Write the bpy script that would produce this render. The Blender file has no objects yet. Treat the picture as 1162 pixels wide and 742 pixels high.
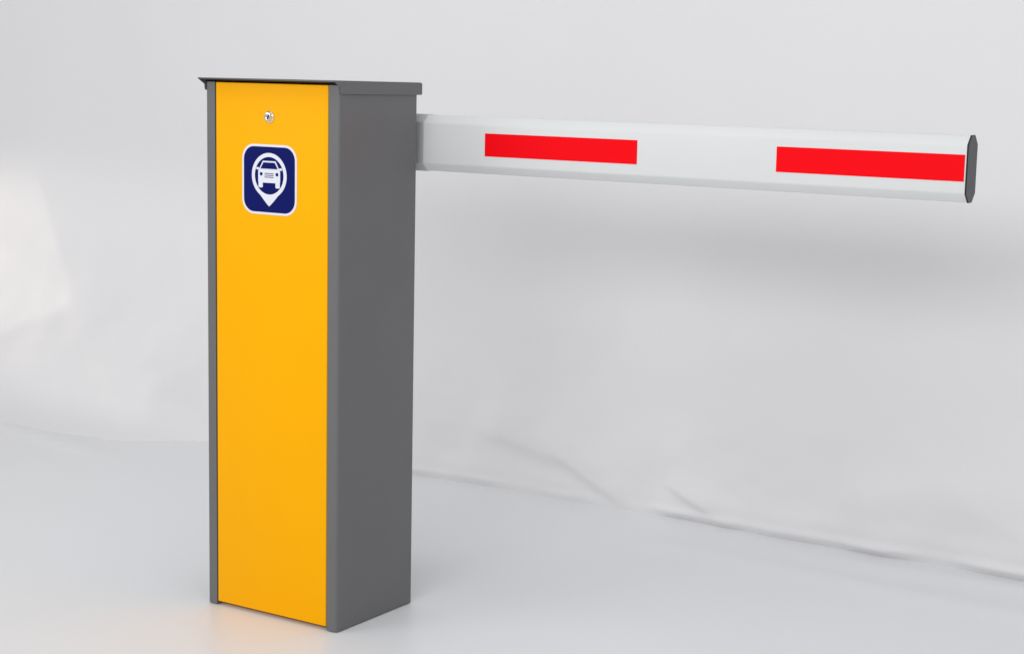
import bpy, bmesh, math
from mathutils import Vector, Matrix, noise

S = bpy.context.scene
COL = S.collection

# ------------------------------------------------------------------ camera
cam_d = bpy.data.cameras.new("camera")
cam = bpy.data.objects.new("camera", cam_d)
COL.objects.link(cam)
right = Vector((0.83877, 0.54412, 0.02008))
up = Vector((-0.09618, 0.11176, 0.98907))
fwd = Vector((-0.53592, 0.83153, -0.14608))
m = Matrix((right, up, -fwd)).transposed().to_4x4()
m.translation = Vector((1.9371, -2.4324, 1.0303))
cam.matrix_world = m
cam_d.sensor_fit = 'HORIZONTAL'
cam_d.sensor_width = 36.0
cam_d.lens = 36.0 * 1987.2 / 1162.0
cam_d.clip_end = 100.0
S.camera = cam

# ------------------------------------------------------------------ world: soft white studio room light
W = bpy.data.worlds.new("World")
S.world = W
W.use_nodes = True
bg = W.node_tree.nodes["Background"]
bg.inputs[0].default_value = (0.985, 0.985, 1.0, 1)
bg.inputs[1].default_value = 0.485


def area(name, loc, target, sx, sy, power, color):
    d = bpy.data.lights.new(name, 'AREA')
    d.shape = 'RECTANGLE'
    d.size, d.size_y = sx, sy
    d.energy = power
    d.color = color
    o = bpy.data.objects.new(name, d)
    COL.objects.link(o)
    o.location = loc
    o.rotation_euler = (Vector(target) - Vector(loc)).to_track_quat('-Z', 'Y').to_euler()
    return o


# wide low softbox above and behind the camera: throws the soft shadow of the boom on the backdrop
area("softbox_key", (1.15, -3.4, 1.95), (0.1, 1.1, 0.8), 3.0, 0.7, 55, (1.0, 0.995, 0.985))
area("softbox_left", (-2.4, -3.0, 1.9), (-0.9, 1.1, 0.5), 2.0, 1.2, 26, (1.0, 1.0, 1.0))
# overhead softbox
area("softbox_top", (0.3, -0.6, 3.2), (0.1, 0.5, 0.3), 2.4, 1.6, 18, (0.97, 0.985, 1.0))
# warm lamp raking the backdrop from the far left
sp = bpy.data.lights.new("warm_spot", 'SPOT')
sp.energy = 140
sp.color = (1.0, 0.885, 0.76)
sp.spot_size = math.radians(17)
sp.spot_blend = 0.9
sp.shadow_soft_size = 0.06
so = bpy.data.objects.new("warm_spot", sp)
COL.objects.link(so)
so.location = (-4.6, 0.35, 0.75)
so.rotation_euler = (Vector((-1.98, 1.1, 0.40)) - so.location).to_track_quat('-Z', 'Y').to_euler()

S.view_settings.view_transform = 'Standard'
S.view_settings.look = 'None'
S.view_settings.exposure = 0.0
S.view_settings.gamma = 1.0
S.view_settings.use_curve_mapping = False
S.render.engine = 'CYCLES'


# ------------------------------------------------------------------ materials
def mat(name, color, rough=0.5, spec=0.5, metal=0.0, coat=0.0, var=0.0, var_scale=6.0,
        bump=0.0, bump_scale=300.0, rough_var=0.0):
    M = bpy.data.materials.new(name)
    M.use_nodes = True
    nt = M.node_tree
    b = nt.nodes["Principled BSDF"]
    b.inputs["Base Color"].default_value = (*color, 1)
    b.inputs["Roughness"].default_value = rough
    b.inputs["Specular IOR Level"].default_value = spec
    b.inputs["Metallic"].default_value = metal
    b.inputs["Coat Weight"].default_value = coat
    b.inputs["Coat Roughness"].default_value = 0.15
    tc = nt.nodes.new("ShaderNodeTexCoord")
    if var > 0 or rough_var > 0:
        n = nt.nodes.new("ShaderNodeTexNoise")
        n.inputs["Scale"].default_value = var_scale
        n.inputs["Detail"].default_value = 6
        nt.links.new(tc.outputs["Object"], n.inputs["Vector"])
        if var > 0:
            r = nt.nodes.new("ShaderNodeValToRGB")
            r.color_ramp.elements[0].position = 0.3
            r.color_ramp.elements[1].position = 0.7
            r.color_ramp.elements[0].color = (*[c * (1 - var) for c in color], 1)
            r.color_ramp.elements[1].color = (*[min(1, c * (1 + var)) for c in color], 1)
            nt.links.new(n.outputs["Fac"], r.inputs["Fac"])
            nt.links.new(r.outputs["Color"], b.inputs["Base Color"])
        if rough_var > 0:
            mr = nt.nodes.new("ShaderNodeMapRange")
            mr.inputs["From Min"].default_value = 0.3
            mr.inputs["From Max"].default_value = 0.7
            mr.inputs["To Min"].default_value = max(0.02, rough - rough_var)
            mr.inputs["To Max"].default_value = rough + rough_var
            nt.links.new(n.outputs["Fac"], mr.inputs["Value"])
            nt.links.new(mr.outputs["Result"], b.inputs["Roughness"])
    if bump > 0:
        n2 = nt.nodes.new("ShaderNodeTexNoise")
        n2.inputs["Scale"].default_value = bump_scale
        n2.inputs["Detail"].default_value = 3
        nt.links.new(tc.outputs["Object"], n2.inputs["Vector"])
        bp = nt.nodes.new("ShaderNodeBump")
        bp.inputs["Strength"].default_value = bump
        bp.inputs["Distance"].default_value = 0.001
        nt.links.new(n2.outputs["Fac"], bp.inputs["Height"])
        nt.links.new(bp.outputs["Normal"], b.inputs["Normal"])
    return M


M_backdrop = mat("white backdrop vinyl", (0.785, 0.782, 0.796), 0.55, 0.25, var=0.012, var_scale=2.2, bump=0.12, bump_scale=60)
M_floor = mat("glossy white floor vinyl", (0.80, 0.808, 0.822), 0.36, 0.32, var=0.012, var_scale=1.2, rough_var=0.015)
M_grey = mat("grey powder coat", (0.145, 0.146, 0.149), 0.45, 0.4, var=0.02, var_scale=9, bump=0.10, bump_scale=900)
M_lidm = mat("grey powder coated lid", (0.140, 0.141, 0.144), 0.45, 0.4, bump=0.10, bump_scale=900)
M_yellow = mat("yellow enamel", (0.99, 0.45, 0.0), 0.4, 0.08, var=0.01, var_scale=4, bump=0.06, bump_scale=700)
M_dark = mat("dark gap", (0.02, 0.018, 0.016), 0.7, 0.2)
M_white = mat("white boom paint", (0.705, 0.718, 0.718), 0.35, 0.3, var=0.008, var_scale=8)
M_alu = mat("light grey clamp", (0.52, 0.54, 0.54), 0.35, 0.5, bump=0.05, bump_scale=400)
M_red = mat("red reflective film", (0.93, 0.0015, 0.007), 0.4, 0.08, bump=0.08, bump_scale=900)
M_cap = mat("dark grey plastic", (0.095, 0.096, 0.108), 0.5, 0.4, bump=0.15, bump_scale=500)
M_chrome = mat("chrome", (0.80, 0.80, 0.82), 0.16, 0.5, metal=1.0)
M_blue = mat("navy print", (0.004, 0.008, 0.118), 0.4, 0.08)
M_print = mat("white print", (0.78, 0.80, 0.88), 0.35, 0.4)


# ------------------------------------------------------------------ helpers
def obj(name, bm, mats, parent=None, smooth_angle=35):
    bmesh.ops.recalc_face_normals(bm, faces=bm.faces[:])
    me = bpy.data.meshes.new(name)
    bm.to_mesh(me)
    bm.free()
    for x in (mats if isinstance(mats, (list, tuple)) else [mats]):
        me.materials.append(x)
    o = bpy.data.objects.new(name, me)
    COL.objects.link(o)
    if parent:
        o.parent = parent
    for p in me.polygons:
        p.use_smooth = True
    me.set_sharp_from_angle(angle=math.radians(smooth_angle))
    return o


def box(bm, x0, x1, y0, y1, z0, z1, bev=0.0, seg=2, mi=0):
    r = bmesh.ops.create_cube(bm, size=1)
    vs = r['verts']
    for v in vs:
        v.co = Vector(((x0 + x1) / 2 + v.co.x * (x1 - x0), (y0 + y1) / 2 + v.co.y * (y1 - y0), (z0 + z1) / 2 + v.co.z * (z1 - z0)))
    fs = list({f for v in vs for f in v.link_faces})
    for f in fs:
        f.material_index = mi
    if bev > 0:
        es = list({e for v in vs for e in v.link_edges})
        bmesh.ops.bevel(bm, geom=es, offset=bev, segments=seg, affect='EDGES', profile=0.5)


def prism(bm, pts, axis, a, b, mi=0):
    """extrude the 2-D outline pts along axis from a to b"""
    def P(p, t):
        if axis == 'x': return (t, p[0], p[1])
        if axis == 'y': return (p[0], t, p[1])
        return (p[0], p[1], t)
    A = [bm.verts.new(P(p, a)) for p in pts]
    B = [bm.verts.new(P(p, b)) for p in pts]
    n = len(pts)
    fs = [bm.faces.new(A), bm.faces.new(B[::-1])]
    for i in range(n):
        j = (i + 1) % n
        fs.append(bm.faces.new((A[i], B[i], B[j], A[j])))
    for f in fs:
        f.material_index = mi
    return fs


def ring_prism(bm, outer, inner, axis, a, b, mi=0):
    def P(p, t):
        if axis == 'y': return (p[0], t, p[1])
        return (p[0], p[1], t)
    n = len(outer)
    L = [[bm.verts.new(P(p, t)) for p in pp] for pp in (outer, inner) for t in (a, b)]
    oa, ob_, ia, ib = L
    for i in range(n):
        j = (i + 1) % n
        for q in ((oa[i], oa[j], ia[j], ia[i]), (ob_[i], ob_[j], ib[j], ib[i]),
                  (oa[i], oa[j], ob_[j], ob_[i]), (ia[i], ia[j], ib[j], ib[i])):
            f = bm.faces.new(q)
            f.material_index = mi


def lathe_y(bm, prof, cx, cz, seg=40, mi=0):
    """profile of (radius, y) turned about an axis along y"""
    rings = []
    for r, y in prof:
        if r < 1e-6:
            rings.append([bm.verts.new((cx, y, cz))])
        else:
            rings.append([bm.verts.new((cx + r * math.cos(2 * math.pi * k / seg), y, cz + r * math.sin(2 * math.pi * k / seg))) for k in range(seg)])
    for A, B in zip(rings, rings[1:]):
        for k in range(seg):
            l = (k + 1) % seg
            if len(A) == 1 and len(B) == 1:
                continue
            if len(A) == 1:
                f = bm.faces.new((A[0], B[k], B[l]))
            elif len(B) == 1:
                f = bm.faces.new((A[k], A[l], B[0]))
            else:
                f = bm.faces.new((A[k], A[l], B[l], B[k]))
            f.material_index = mi


def rrect(cx, cz, w, h, r, n=8):
    pts = []
    for (sx, sz, a0) in ((1, 1, 0), (-1, 1, 90), (-1, -1, 180), (1, -1, 270)):
        for k in range(n + 1):
            a = math.radians(a0 + 90 * k / n)
            pts.append((cx + sx * (w / 2 - r) + r * math.cos(a), cz + sz * (h / 2 - r) + r * math.sin(a)))
    return pts


def sm(a, b, t):
    t = max(0.0, min(1.0, (t - a) / (b - a)))
    return t * t * (3 - 2 * t)


def lerp_table(tab, x):
    if x <= tab[0][0]: return tab[0][1]
    for (x0, y0), (x1, y1) in zip(tab, tab[1:]):
        if x <= x1:
            return y0 + (y1 - y0) * sm(x0, x1, x)
    return tab[-1][1]


# ------------------------------------------------------------------ setting: floor sheet and hanging backdrop
def floor_h(x, y):
    h = 0.0015 * noise.noise(Vector((x * 1.6, y * 1.6, 3.1)))
    # long soft ripple running along the backdrop
    d = (y - (0.93 - 0.06 * math.sin(x * 1.7)))
    h += 0.006 * math.exp(-(d / 0.05) ** 2) * sm(-0.3, 0.5, x)
    d = (y - (1.035 - 0.03 * math.sin(x * 2.9 + 1)))
    h += 0.005 * math.exp(-(d / 0.03) ** 2) * sm(-0.6, -0.1, x) * (0.6 + noise.noise(Vector((x * 2.5, 0.3, 6.6))))
    # a fold of the sheet lying on the floor at the far left
    t, s = (x + 1.95) / 0.60, (y - (0.885 - 0.215 * (x + 1.95)))
    h += 0.011 * sm(-0.6, 0.1, t) * (1 - sm(0.6, 1.15, t)) * (math.exp(-(s / 0.05) ** 2) if s > 0 else math.exp(-(s / 0.022) ** 2))
    # keep it flat under and round the cabinet
    k = sm(0.25, 0.7, math.hypot(x + 0.16, y - 0.12))
    return h * k - 0.0005


bm = bmesh.new()
nx, ny = 240, 200
x0, x1, y0, y1 = -4.5, 3.5, -3.6, 1.6
g = [[bm.verts.new((x0 + (x1 - x0) * i / nx, y0 + (y1 - y0) * j / ny,
                    floor_h(x0 + (x1 - x0) * i / nx, y0 + (y1 - y0) * j / ny))) for i in range(nx + 1)] for j in range(ny + 1)]
for j in range(ny):
    for i in range(nx):
        bm.faces.new((g[j][i], g[j][i + 1], g[j + 1][i + 1], g[j + 1][i]))
floor = obj("floor", bm, M_floor, smooth_angle=180)
floor["kind"] = "structure"

ROLL = [(-2.6, 0.004), (-1.2, 0.006), (-0.7, 0.014), (-0.50, 0.020), (-0.33, 0.010), (-0.22, 0.016), (-0.06, 0.004), (0.02, 0.006), (0.12, 0.026),
        (0.24, 0.034), (0.30, 0.018), (0.40, 0.034), (0.52, 0.020), (0.62, 0.026), (0.72, 0.012), (0.86, 0.028), (1.1, 0.02), (2.5, 0.01)]


def seg_dist(px, pz, a, b):
    ax, az = a; bx, bz = b
    dx, dz = bx - ax, bz - az
    L = math.hypot(dx, dz)
    t = ((px - ax) * dx + (pz - az) * dz) / (L * L)
    s = ((px - ax) * dz - (pz - az) * dx) / L        # >0 on the right of a->b
    return t, s


def crease(px, pz, a, b, amp, w_sharp, w_soft):
    """a crease line: steep on its right, easing off on its left, fading at the ends"""
    t, s = seg_dist(px, pz, a, b)
    f = sm(-0.25, 0.2, t) * (1 - sm(0.8, 1.25, t))
    p = math.exp(-(s / w_sharp) ** 2) if s > 0 else math.exp(-(s / w_soft) ** 2)
    return amp * f * p


def wall_out(x, z):
    """how far the sheet comes forward of the hanging plane"""
    h = 0.0
    h += 0.020 * noise.noise(Vector((x * 0.9, z * 0.5, 7.7)))
    h += 0.007 * noise.noise(Vector((x * 2.4 + z * 0.9, z * 1.5, 1.3)))
    lo = 1 - sm(0.05, 0.75, z)
    h += 0.010 * lo * noise.noise(Vector((x * 3.5 - z * 2.0, z * 3.2, 5.2)))
    h += 0.0035 * lo * noise.noise(Vector((x * 9 - z * 6, z * 9, 2.2))) + 0.0012 * lo * noise.noise(Vector((x * 22 + z * 10, z * 26, 9.2)))
    # crumpled hem rolling over the floor
    h += 0.016 * noise.noise(Vector((x * 2.3, 4.4, 0.5))) * math.exp(-(max(z, 0) / 0.12) ** 2)
    h += 0.007 * noise.noise(Vector((x * 7.0, 1.4, 2.5))) * math.exp(-(max(z, 0) / 0.05) ** 2)
    h += lerp_table(ROLL, x) * (0.30 + 0.30 * noise.noise(Vector((x * 6.0, 8.1, 3.3)))) * math.exp(-((z - 0.015) / 0.012) ** 2) + lerp_table(ROLL, x) * 0.3 * math.exp(-((z - 0.04) / 0.03) ** 2)
    h += 0.012 * math.exp(-(z / 0.22) ** 2)
    # folds above the hem
    h += crease(x, z, (-0.42, 0.150), (-0.20, 0.108), 0.012, 0.03, 0.10)
    h += crease(x, z, (-0.20, 0.112), (-0.03, 0.025), 0.013, 0.018, 0.10)
    h += crease(x, z, (0.10, 0.075), (0.20, 0.035), 0.012, 0.012, 0.05)
    h += crease(x, z, (0.55, 0.10), (0.78, 0.17), 0.012, 0.07, 0.05)
    h += crease(x, z, (0.78, 0.17), (0.98, 0.06), 0.010, 0.05, 0.09)
    # dented flap of sheet at the far left, catching the warm light
    a, b, c = (-2.06, 0.86), (-1.815, 0.338), (-2.30, 0.150)
    t1, s1 = seg_dist(x, z, a, b)
    t2, s2 = seg_dist(x, z, b, c)
    if s1 > 0 and s2 > 0:
        f = max(0.0, 1 - min(s1, s2) / 0.36)
    else:
        f = math.exp(-(max(-s1, -s2) / 0.34) ** 1.2)
    h += 0.043 * f * (1 - sm(0.50, 1.0, z))
    # diagonal drag folds leading down from the dent
    h += crease(x, z, (-1.80, 0.33), (-1.50, -0.02), 0.011, 0.06, 0.14)
    h += crease(x, z, (-1.62, 0.22), (-1.36, -0.03), 0.006, 0.05, 0.09)
    # the sheet sweeps out on to the floor at the far left
    gx = lerp_table([(-4.5, 0.42), (-2.4, 0.33), (-1.92, 0.245), (-1.55, 0.16), (-1.30, 0.04), (-1.15, 0.0)], x)
    h += gx * (0.6 * math.exp(-max(z, 0) / 0.03) + 0.4 * math.exp(-max(z, 0) / 0.2))
    return h


bm = bmesh.new()
zs = [-0.02 + 0.0035 * k for k in range(28)]
while zs[-1] < 2.6:
    zs.append(zs[-1] + min(0.03, 0.0035 + 0.0005 * (len(zs) - 28)))
nx = 640
xs = [-4.4 + 7.8 * i / nx for i in range(nx + 1)]
g = [[bm.verts.new((x, 1.125 - wall_out(x, z), z)) for x in xs] for z in zs]
for j in range(len(zs) - 1):
    for i in range(nx):
        bm.faces.new((g[j][i], g[j][i + 1], g[j + 1][i + 1], g[j + 1][i]))
backdrop = obj("backdrop", bm, M_backdrop, smooth_angle=180)
backdrop["kind"] = "structure"

# ------------------------------------------------------------------ the barrier gate
CW, CD, CH = 0.3157, 0.2324, 0.9945       # cabinet width, depth, height under the lid
gate = bpy.data.objects.new("barrier_gate", None)
gate.empty_display_size = 0.2
COL.objects.link(gate)
gate["label"] = "parking barrier with yellow-and-grey cabinet and red-striped white boom on white floor"
gate["category"] = "barrier gate"

# housing: one folded steel sheet, front returns with rounded corners, sides and back
R_, T_, RET = 0.0075, 0.002, 0.0235


def arc(cx, cy, r, a0, a1, n=6):
    return [(cx + r * math.cos(math.radians(a0 + (a1 - a0) * k / n)), cy + r * math.sin(math.radians(a0 + (a1 - a0) * k / n))) for k in range(n + 1)]


rb = 0.004
outer = [(-RET, 0.0)] + arc(-R_, R_, R_, -90, 0) + arc(-rb, CD - rb, rb, 0, 90, 4)
outer += [(-CW - p[0], p[1]) for p in outer[::-1]]
ri, rbi = R_ - T_, rb - T_
inner = [(-RET, T_)] + arc(-R_, R_, ri, -90, 0) + arc(-rb, CD - rb, rbi, 0, 90, 4)
inner += [(-CW - p[0], p[1]) for p in inner[::-1]]
bm = bmesh.new()
n = len(outer)
V = {}
for tag, pp in (('o', outer), ('i', inner)):
    for z in (0.0015, CH):
        V[tag, z] = [bm.verts.new((p[0], p[1], z)) for p in pp]
z0, z1 = 0.0015, CH
for i in range(n - 1):
    bm.faces.new((V['o', z0][i], V['o', z0][i + 1], V['o', z1][i + 1], V['o', z1][i]))
    bm.faces.new((V['i', z0][i], V['i', z0][i + 1], V['i', z1][i + 1], V['i', z1][i]))
    for z in (z0, z1):
        bm.faces.new((V['o', z][i], V['o', z][i + 1], V['i', z][i + 1], V['i', z][i]))
for e in (0, n - 1):
    bm.faces.new((V['o', z0][e], V['o', z1][e], V['i', z1][e], V['i', z0][e]))
# inward lips beside the door, and a dark sheet painting shade into its gaps
for xl, xr in ((-RET - 0.0002, -RET + 0.0016), (-CW + RET - 0.0016, -CW + RET + 0.0002)):
    box(bm, xl, xr, T_ + 0.0004, 0.022, 0.002, CH - 0.001)
box(bm, -CW + 0.004, -0.004, 0.0225, 0.0240, 0.002, CH - 0.002, mi=1)
obj("housing", bm, [M_grey, M_dark], gate)

# yellow door panel: folded tray with rounded edges
GAP = 0.0022
dx0, dx1 = -CW + RET + GAP, -RET - GAP
bm = bmesh.new()
box(bm, dx0, dx1, 0.0004, 0.020, 0.0075, 0.9942, bev=0.0016, seg=3)
door = obj("door_panel", bm, M_yellow, gate)

# cam lock
lx, lz = -0.160, 0.9342
bm = bmesh.new()
lathe_y(bm, [(0.0108, 0.0008), (0.0108, -0.0012), (0.0100, -0.0024), (0.0086, -0.0030), (0.0082, -0.0052), (0.0074, -0.0062), (0.0060, -0.0064), (0.0056, -0.0046), (0.0, -0.0046)], lx, lz)
# hexagon nut collar edge and key slot
hexo = [(lx + 0.0096 * math.cos(math.radians(60 * k + 12)), lz + 0.0096 * math.sin(math.radians(60 * k + 12))) for k in range(6)]
prism(bm, hexo, 'y', -0.0040, 0.0003)
c, s = math.cos(math.radians(65)), math.sin(math.radians(65))
sl = [(lx + u * c - v * s, lz + u * s + v * c) for u, v in ((-0.0042, -0.0013), (0.0042, -0.0013), (0.0042, 0.0013), (-0.0042, 0.0013))]
prism(bm, sl, 'y', -0.0050, -0.0040, mi=1)
obj("lock", bm, [M_chrome, M_dark], door)

# parking badge: white rounded plate, navy field, white map pin with a car in it
bm = bmesh.new()
bx, bz = -0.1605, 0.8212
bw, bh = 0.1290, 0.1270
Y0 = 0.0004
prism(bm, rrect(bx, bz, bw, bh, 0.027), 'y', Y0 - 0.0010, Y0 + 0.0004, mi=0)
prism(bm, rrect(bx, bz, bw - 0.0085, bh - 0.0085, 0.0235), 'y', Y0 - 0.0014, Y0 - 0.0008, mi=1)
px, pz, ro, rin = bx + 0.0004, bz + 0.0072, 0.0412, 0.0340
# pin ring: round at the top, drawn out to a point below
po, pi_ = [], []
N = 72
tip = pz - 0.0555
for k in range(N):
    a = math.radians(-90 + 360 * k / N)
    ca, sa = math.cos(a), math.sin(a)
    x_, z_ = px + ro * ca, pz + ro * sa
    dev = abs((k / N * 360 + 180) % 360 - 180)          # degrees from straight down
    if dev < 31:
        # concave shoulders running down into the tip
        u = dev / 31.0
        xt = ro * math.sin(math.radians(31))
        zt = pz - ro * math.cos(math.radians(31))
        f = u ** 1.0
        x_ = px + (1 if ca > 0 else -1 if ca < 0 else 0) * xt * f
        z_ = tip + (zt - tip) * (f ** 1.12 if f > 0 else 0)
    po.append((x_, z_))
    pi_.append((px + rin * ca, pz + rin * sa))
ring_prism(bm, po, pi_, 'y', Y0 - 0.0018, Y0 - 0.0010, mi=0)


def pr(pts, layer=0, mi=0):
    prism(bm, [(bx + 0.0004 + 0.91 * x, bz + 0.0008 + z) for x, z in pts], 'y', Y0 - 0.0018 - 0.0004 * layer, Y0 - 0.0010, mi)


# car, seen from the front (x to the right, z up, relative to badge centre)
pr([(-0.0165, 0.0330), (0.0165, 0.0330), (0.0262, 0.0180), (-0.0262, 0.0180)])                   # cabin outline
pr([(-0.0146, 0.0302), (0.0146, 0.0302), (0.0222, 0.0190), (-0.0222, 0.0190)], 1, 1)              # windscreen
pr(rrect(-0.0298, 0.0188, 0.0075, 0.0042, 0.0019, 3), 0.3)                                             # mirrors
pr(rrect(0.0298, 0.0188, 0.0075, 0.0042, 0.0019, 3), 0.3)
pr([(-0.0265, 0.0182), (0.0265, 0.0182), (0.0285, 0.0140), (0.0285, -0.0045), (0.0270, -0.0065), (-0.0270, -0.0065), (-0.0285, -0.0045), (-0.0285, 0.0140)])  # body
pr(rrect(-0.0222, -0.0090, 0.0112, 0.0130, 0.0022, 4), 0.3)                                            # wheels
pr(rrect(0.0222, -0.0090, 0.0112, 0.0130, 0.0022, 4), 0.3)
for sx in (-1, 1):                                                                                # headlights
    pr([(sx * 0.0205 + 0.0036 * math.cos(2 * math.pi * k / 14), 0.0092 + 0.0032 * math.sin(2 * math.pi * k / 14)) for k in range(14)], 1, 1)
for zz in (0.0104, 0.0070, 0.0036):                                                               # grille bars
    pr([(-0.0115, zz - 0.0006), (0.0115, zz - 0.0006), (0.0115, zz + 0.0006), (-0.0115, zz + 0.0006)], 1, 1)
obj("parking_badge", bm, [M_print, M_blue], door, smooth_angle=20)

# lid: thin top sheet with an undercut front edge, side skirts cut away at the front
s_, of, ob = 0.0030, 0.0182, 0.0101
lx0, lx1 = -CW - s_, s_
TILT = -0.0075                            # the lid drains to the back


def lid_z(y, z):
    return z + 0.0010 + TILT * (y + of)


bm = bmesh.new()
lp = [(-of, 0.9998), (-of + 0.0012, 1.0010), (CD + ob - 0.002, 1.0010), (CD + ob, 0.9992), (CD + ob, 0.9785), (CD + ob - 0.0018, 0.9785),
      (CD + ob - 0.0018, 0.9975), (-0.0110, 0.9962), (-of, 0.9990)]
fs = prism(bm, [(y, lid_z(y, z)) for y, z in lp], 'x', lx0 + 0.0016, lx1 - 0.0016)
fs[2 + 7].material_index = 1              # dark material under the top sheet and its front edge
fs[2 + 6].material_index = 1
for xa, xb in ((lx0, lx0 + 0.0017), (lx1 - 0.0017, lx1)):
    o2 = [(-of + 0.0008, 0.9996), (-of + 0.0022, 1.0004)] + [(p[0], p[1]) for p in arc(CD + ob - 0.003 + 0.0004, 1.0004 - 0.003, 0.003, 90, 0, 4)]
    o2 += arc(CD + ob - 0.0026, 0.9782 + 0.003, 0.003, 0, -90, 4)
    o2 += [(0.0035, 0.9782), (0.0015, 0.9805), (0.0005, 0.9890)]
    prism(bm, [(y, lid_z(y, z)) for y, z in o2], 'x', xa, xb)
obj("lid", bm, [M_lidm, M_dark], gate)

# boom hub on the back of the cabinet
bm = bmesh.new()
lathe_y(bm, [(0.0, CD + 0.0002), (0.045, CD + 0.0002), (0.045, CD + 0.010), (0.028, CD + 0.012), (0.028, 0.2585), (0.0, 0.2585)], -0.158, 0.8875)
obj("boom_hub", bm, M_dark, gate)

# boom: hollow eight-sided white profile
BY0, BY1, BZ0, BZ1 = 0.2600, 0.3034, 0.8350, 0.9401
BT = 1.0406


def boom_prof(e=0.0):
    y0, y1, za, zb = BY0 - e, BY1 + e, BZ0 - e, BZ1 + e
    cy, cz = 0.0140, 0.0146
    return [(y0, za + cz), (y0, zb - cz), (y0 + cy, zb), (y1 - cy, zb), (y1, zb - cz), (y1, za + cz), (y1 - cy, za), (y0 + cy, za)]


bm = bmesh.new()
prism(bm, boom_prof(), 'x', -0.235, BT)
es = [e for e in bm.edges if abs(e.verts[0].co.x - e.verts[1].co.x) > 0.5]
bmesh.ops.bevel(bm, geom=es, offset=0.0022, segments=3, affect='EDGES', profile=0.5)
boom = obj("boom", bm, M_white, gate, smooth_angle=25)
for xa, xb in ((0.1345, 0.4541), (0.7182, 1.0384)):
    bm = bmesh.new()
    box(bm, xa, xb, BY0 - 0.0006, BY0 + 0.0004, 0.8684, 0.9104)
    obj("reflective_stripe", bm, M_red, boom)
# end cap
bm = bmesh.new()
prism(bm, boom_prof(0.0008), 'x', BT + 0.0001, BT + 0.0026)
bmesh.ops.bevel(bm, geom=[e for e in bm.edges if abs(e.verts[0].co.x - e.verts[1].co.x) < 1e-5], offset=0.0008, segments=2, affect='EDGES')
bm.normal_update()
for f in bm.faces:
    if abs(f.normal.x) < 0.5:
        f.material_index = 1
obj("end_cap", bm, [M_cap, M_dark], boom)
# clamp sleeve where the boom leaves the cabinet
bm = bmesh.new()
prism(bm, boom_prof(0.0009), 'x', -0.240, -0.0045)
obj("boom_clamp", bm, M_alu, boom)
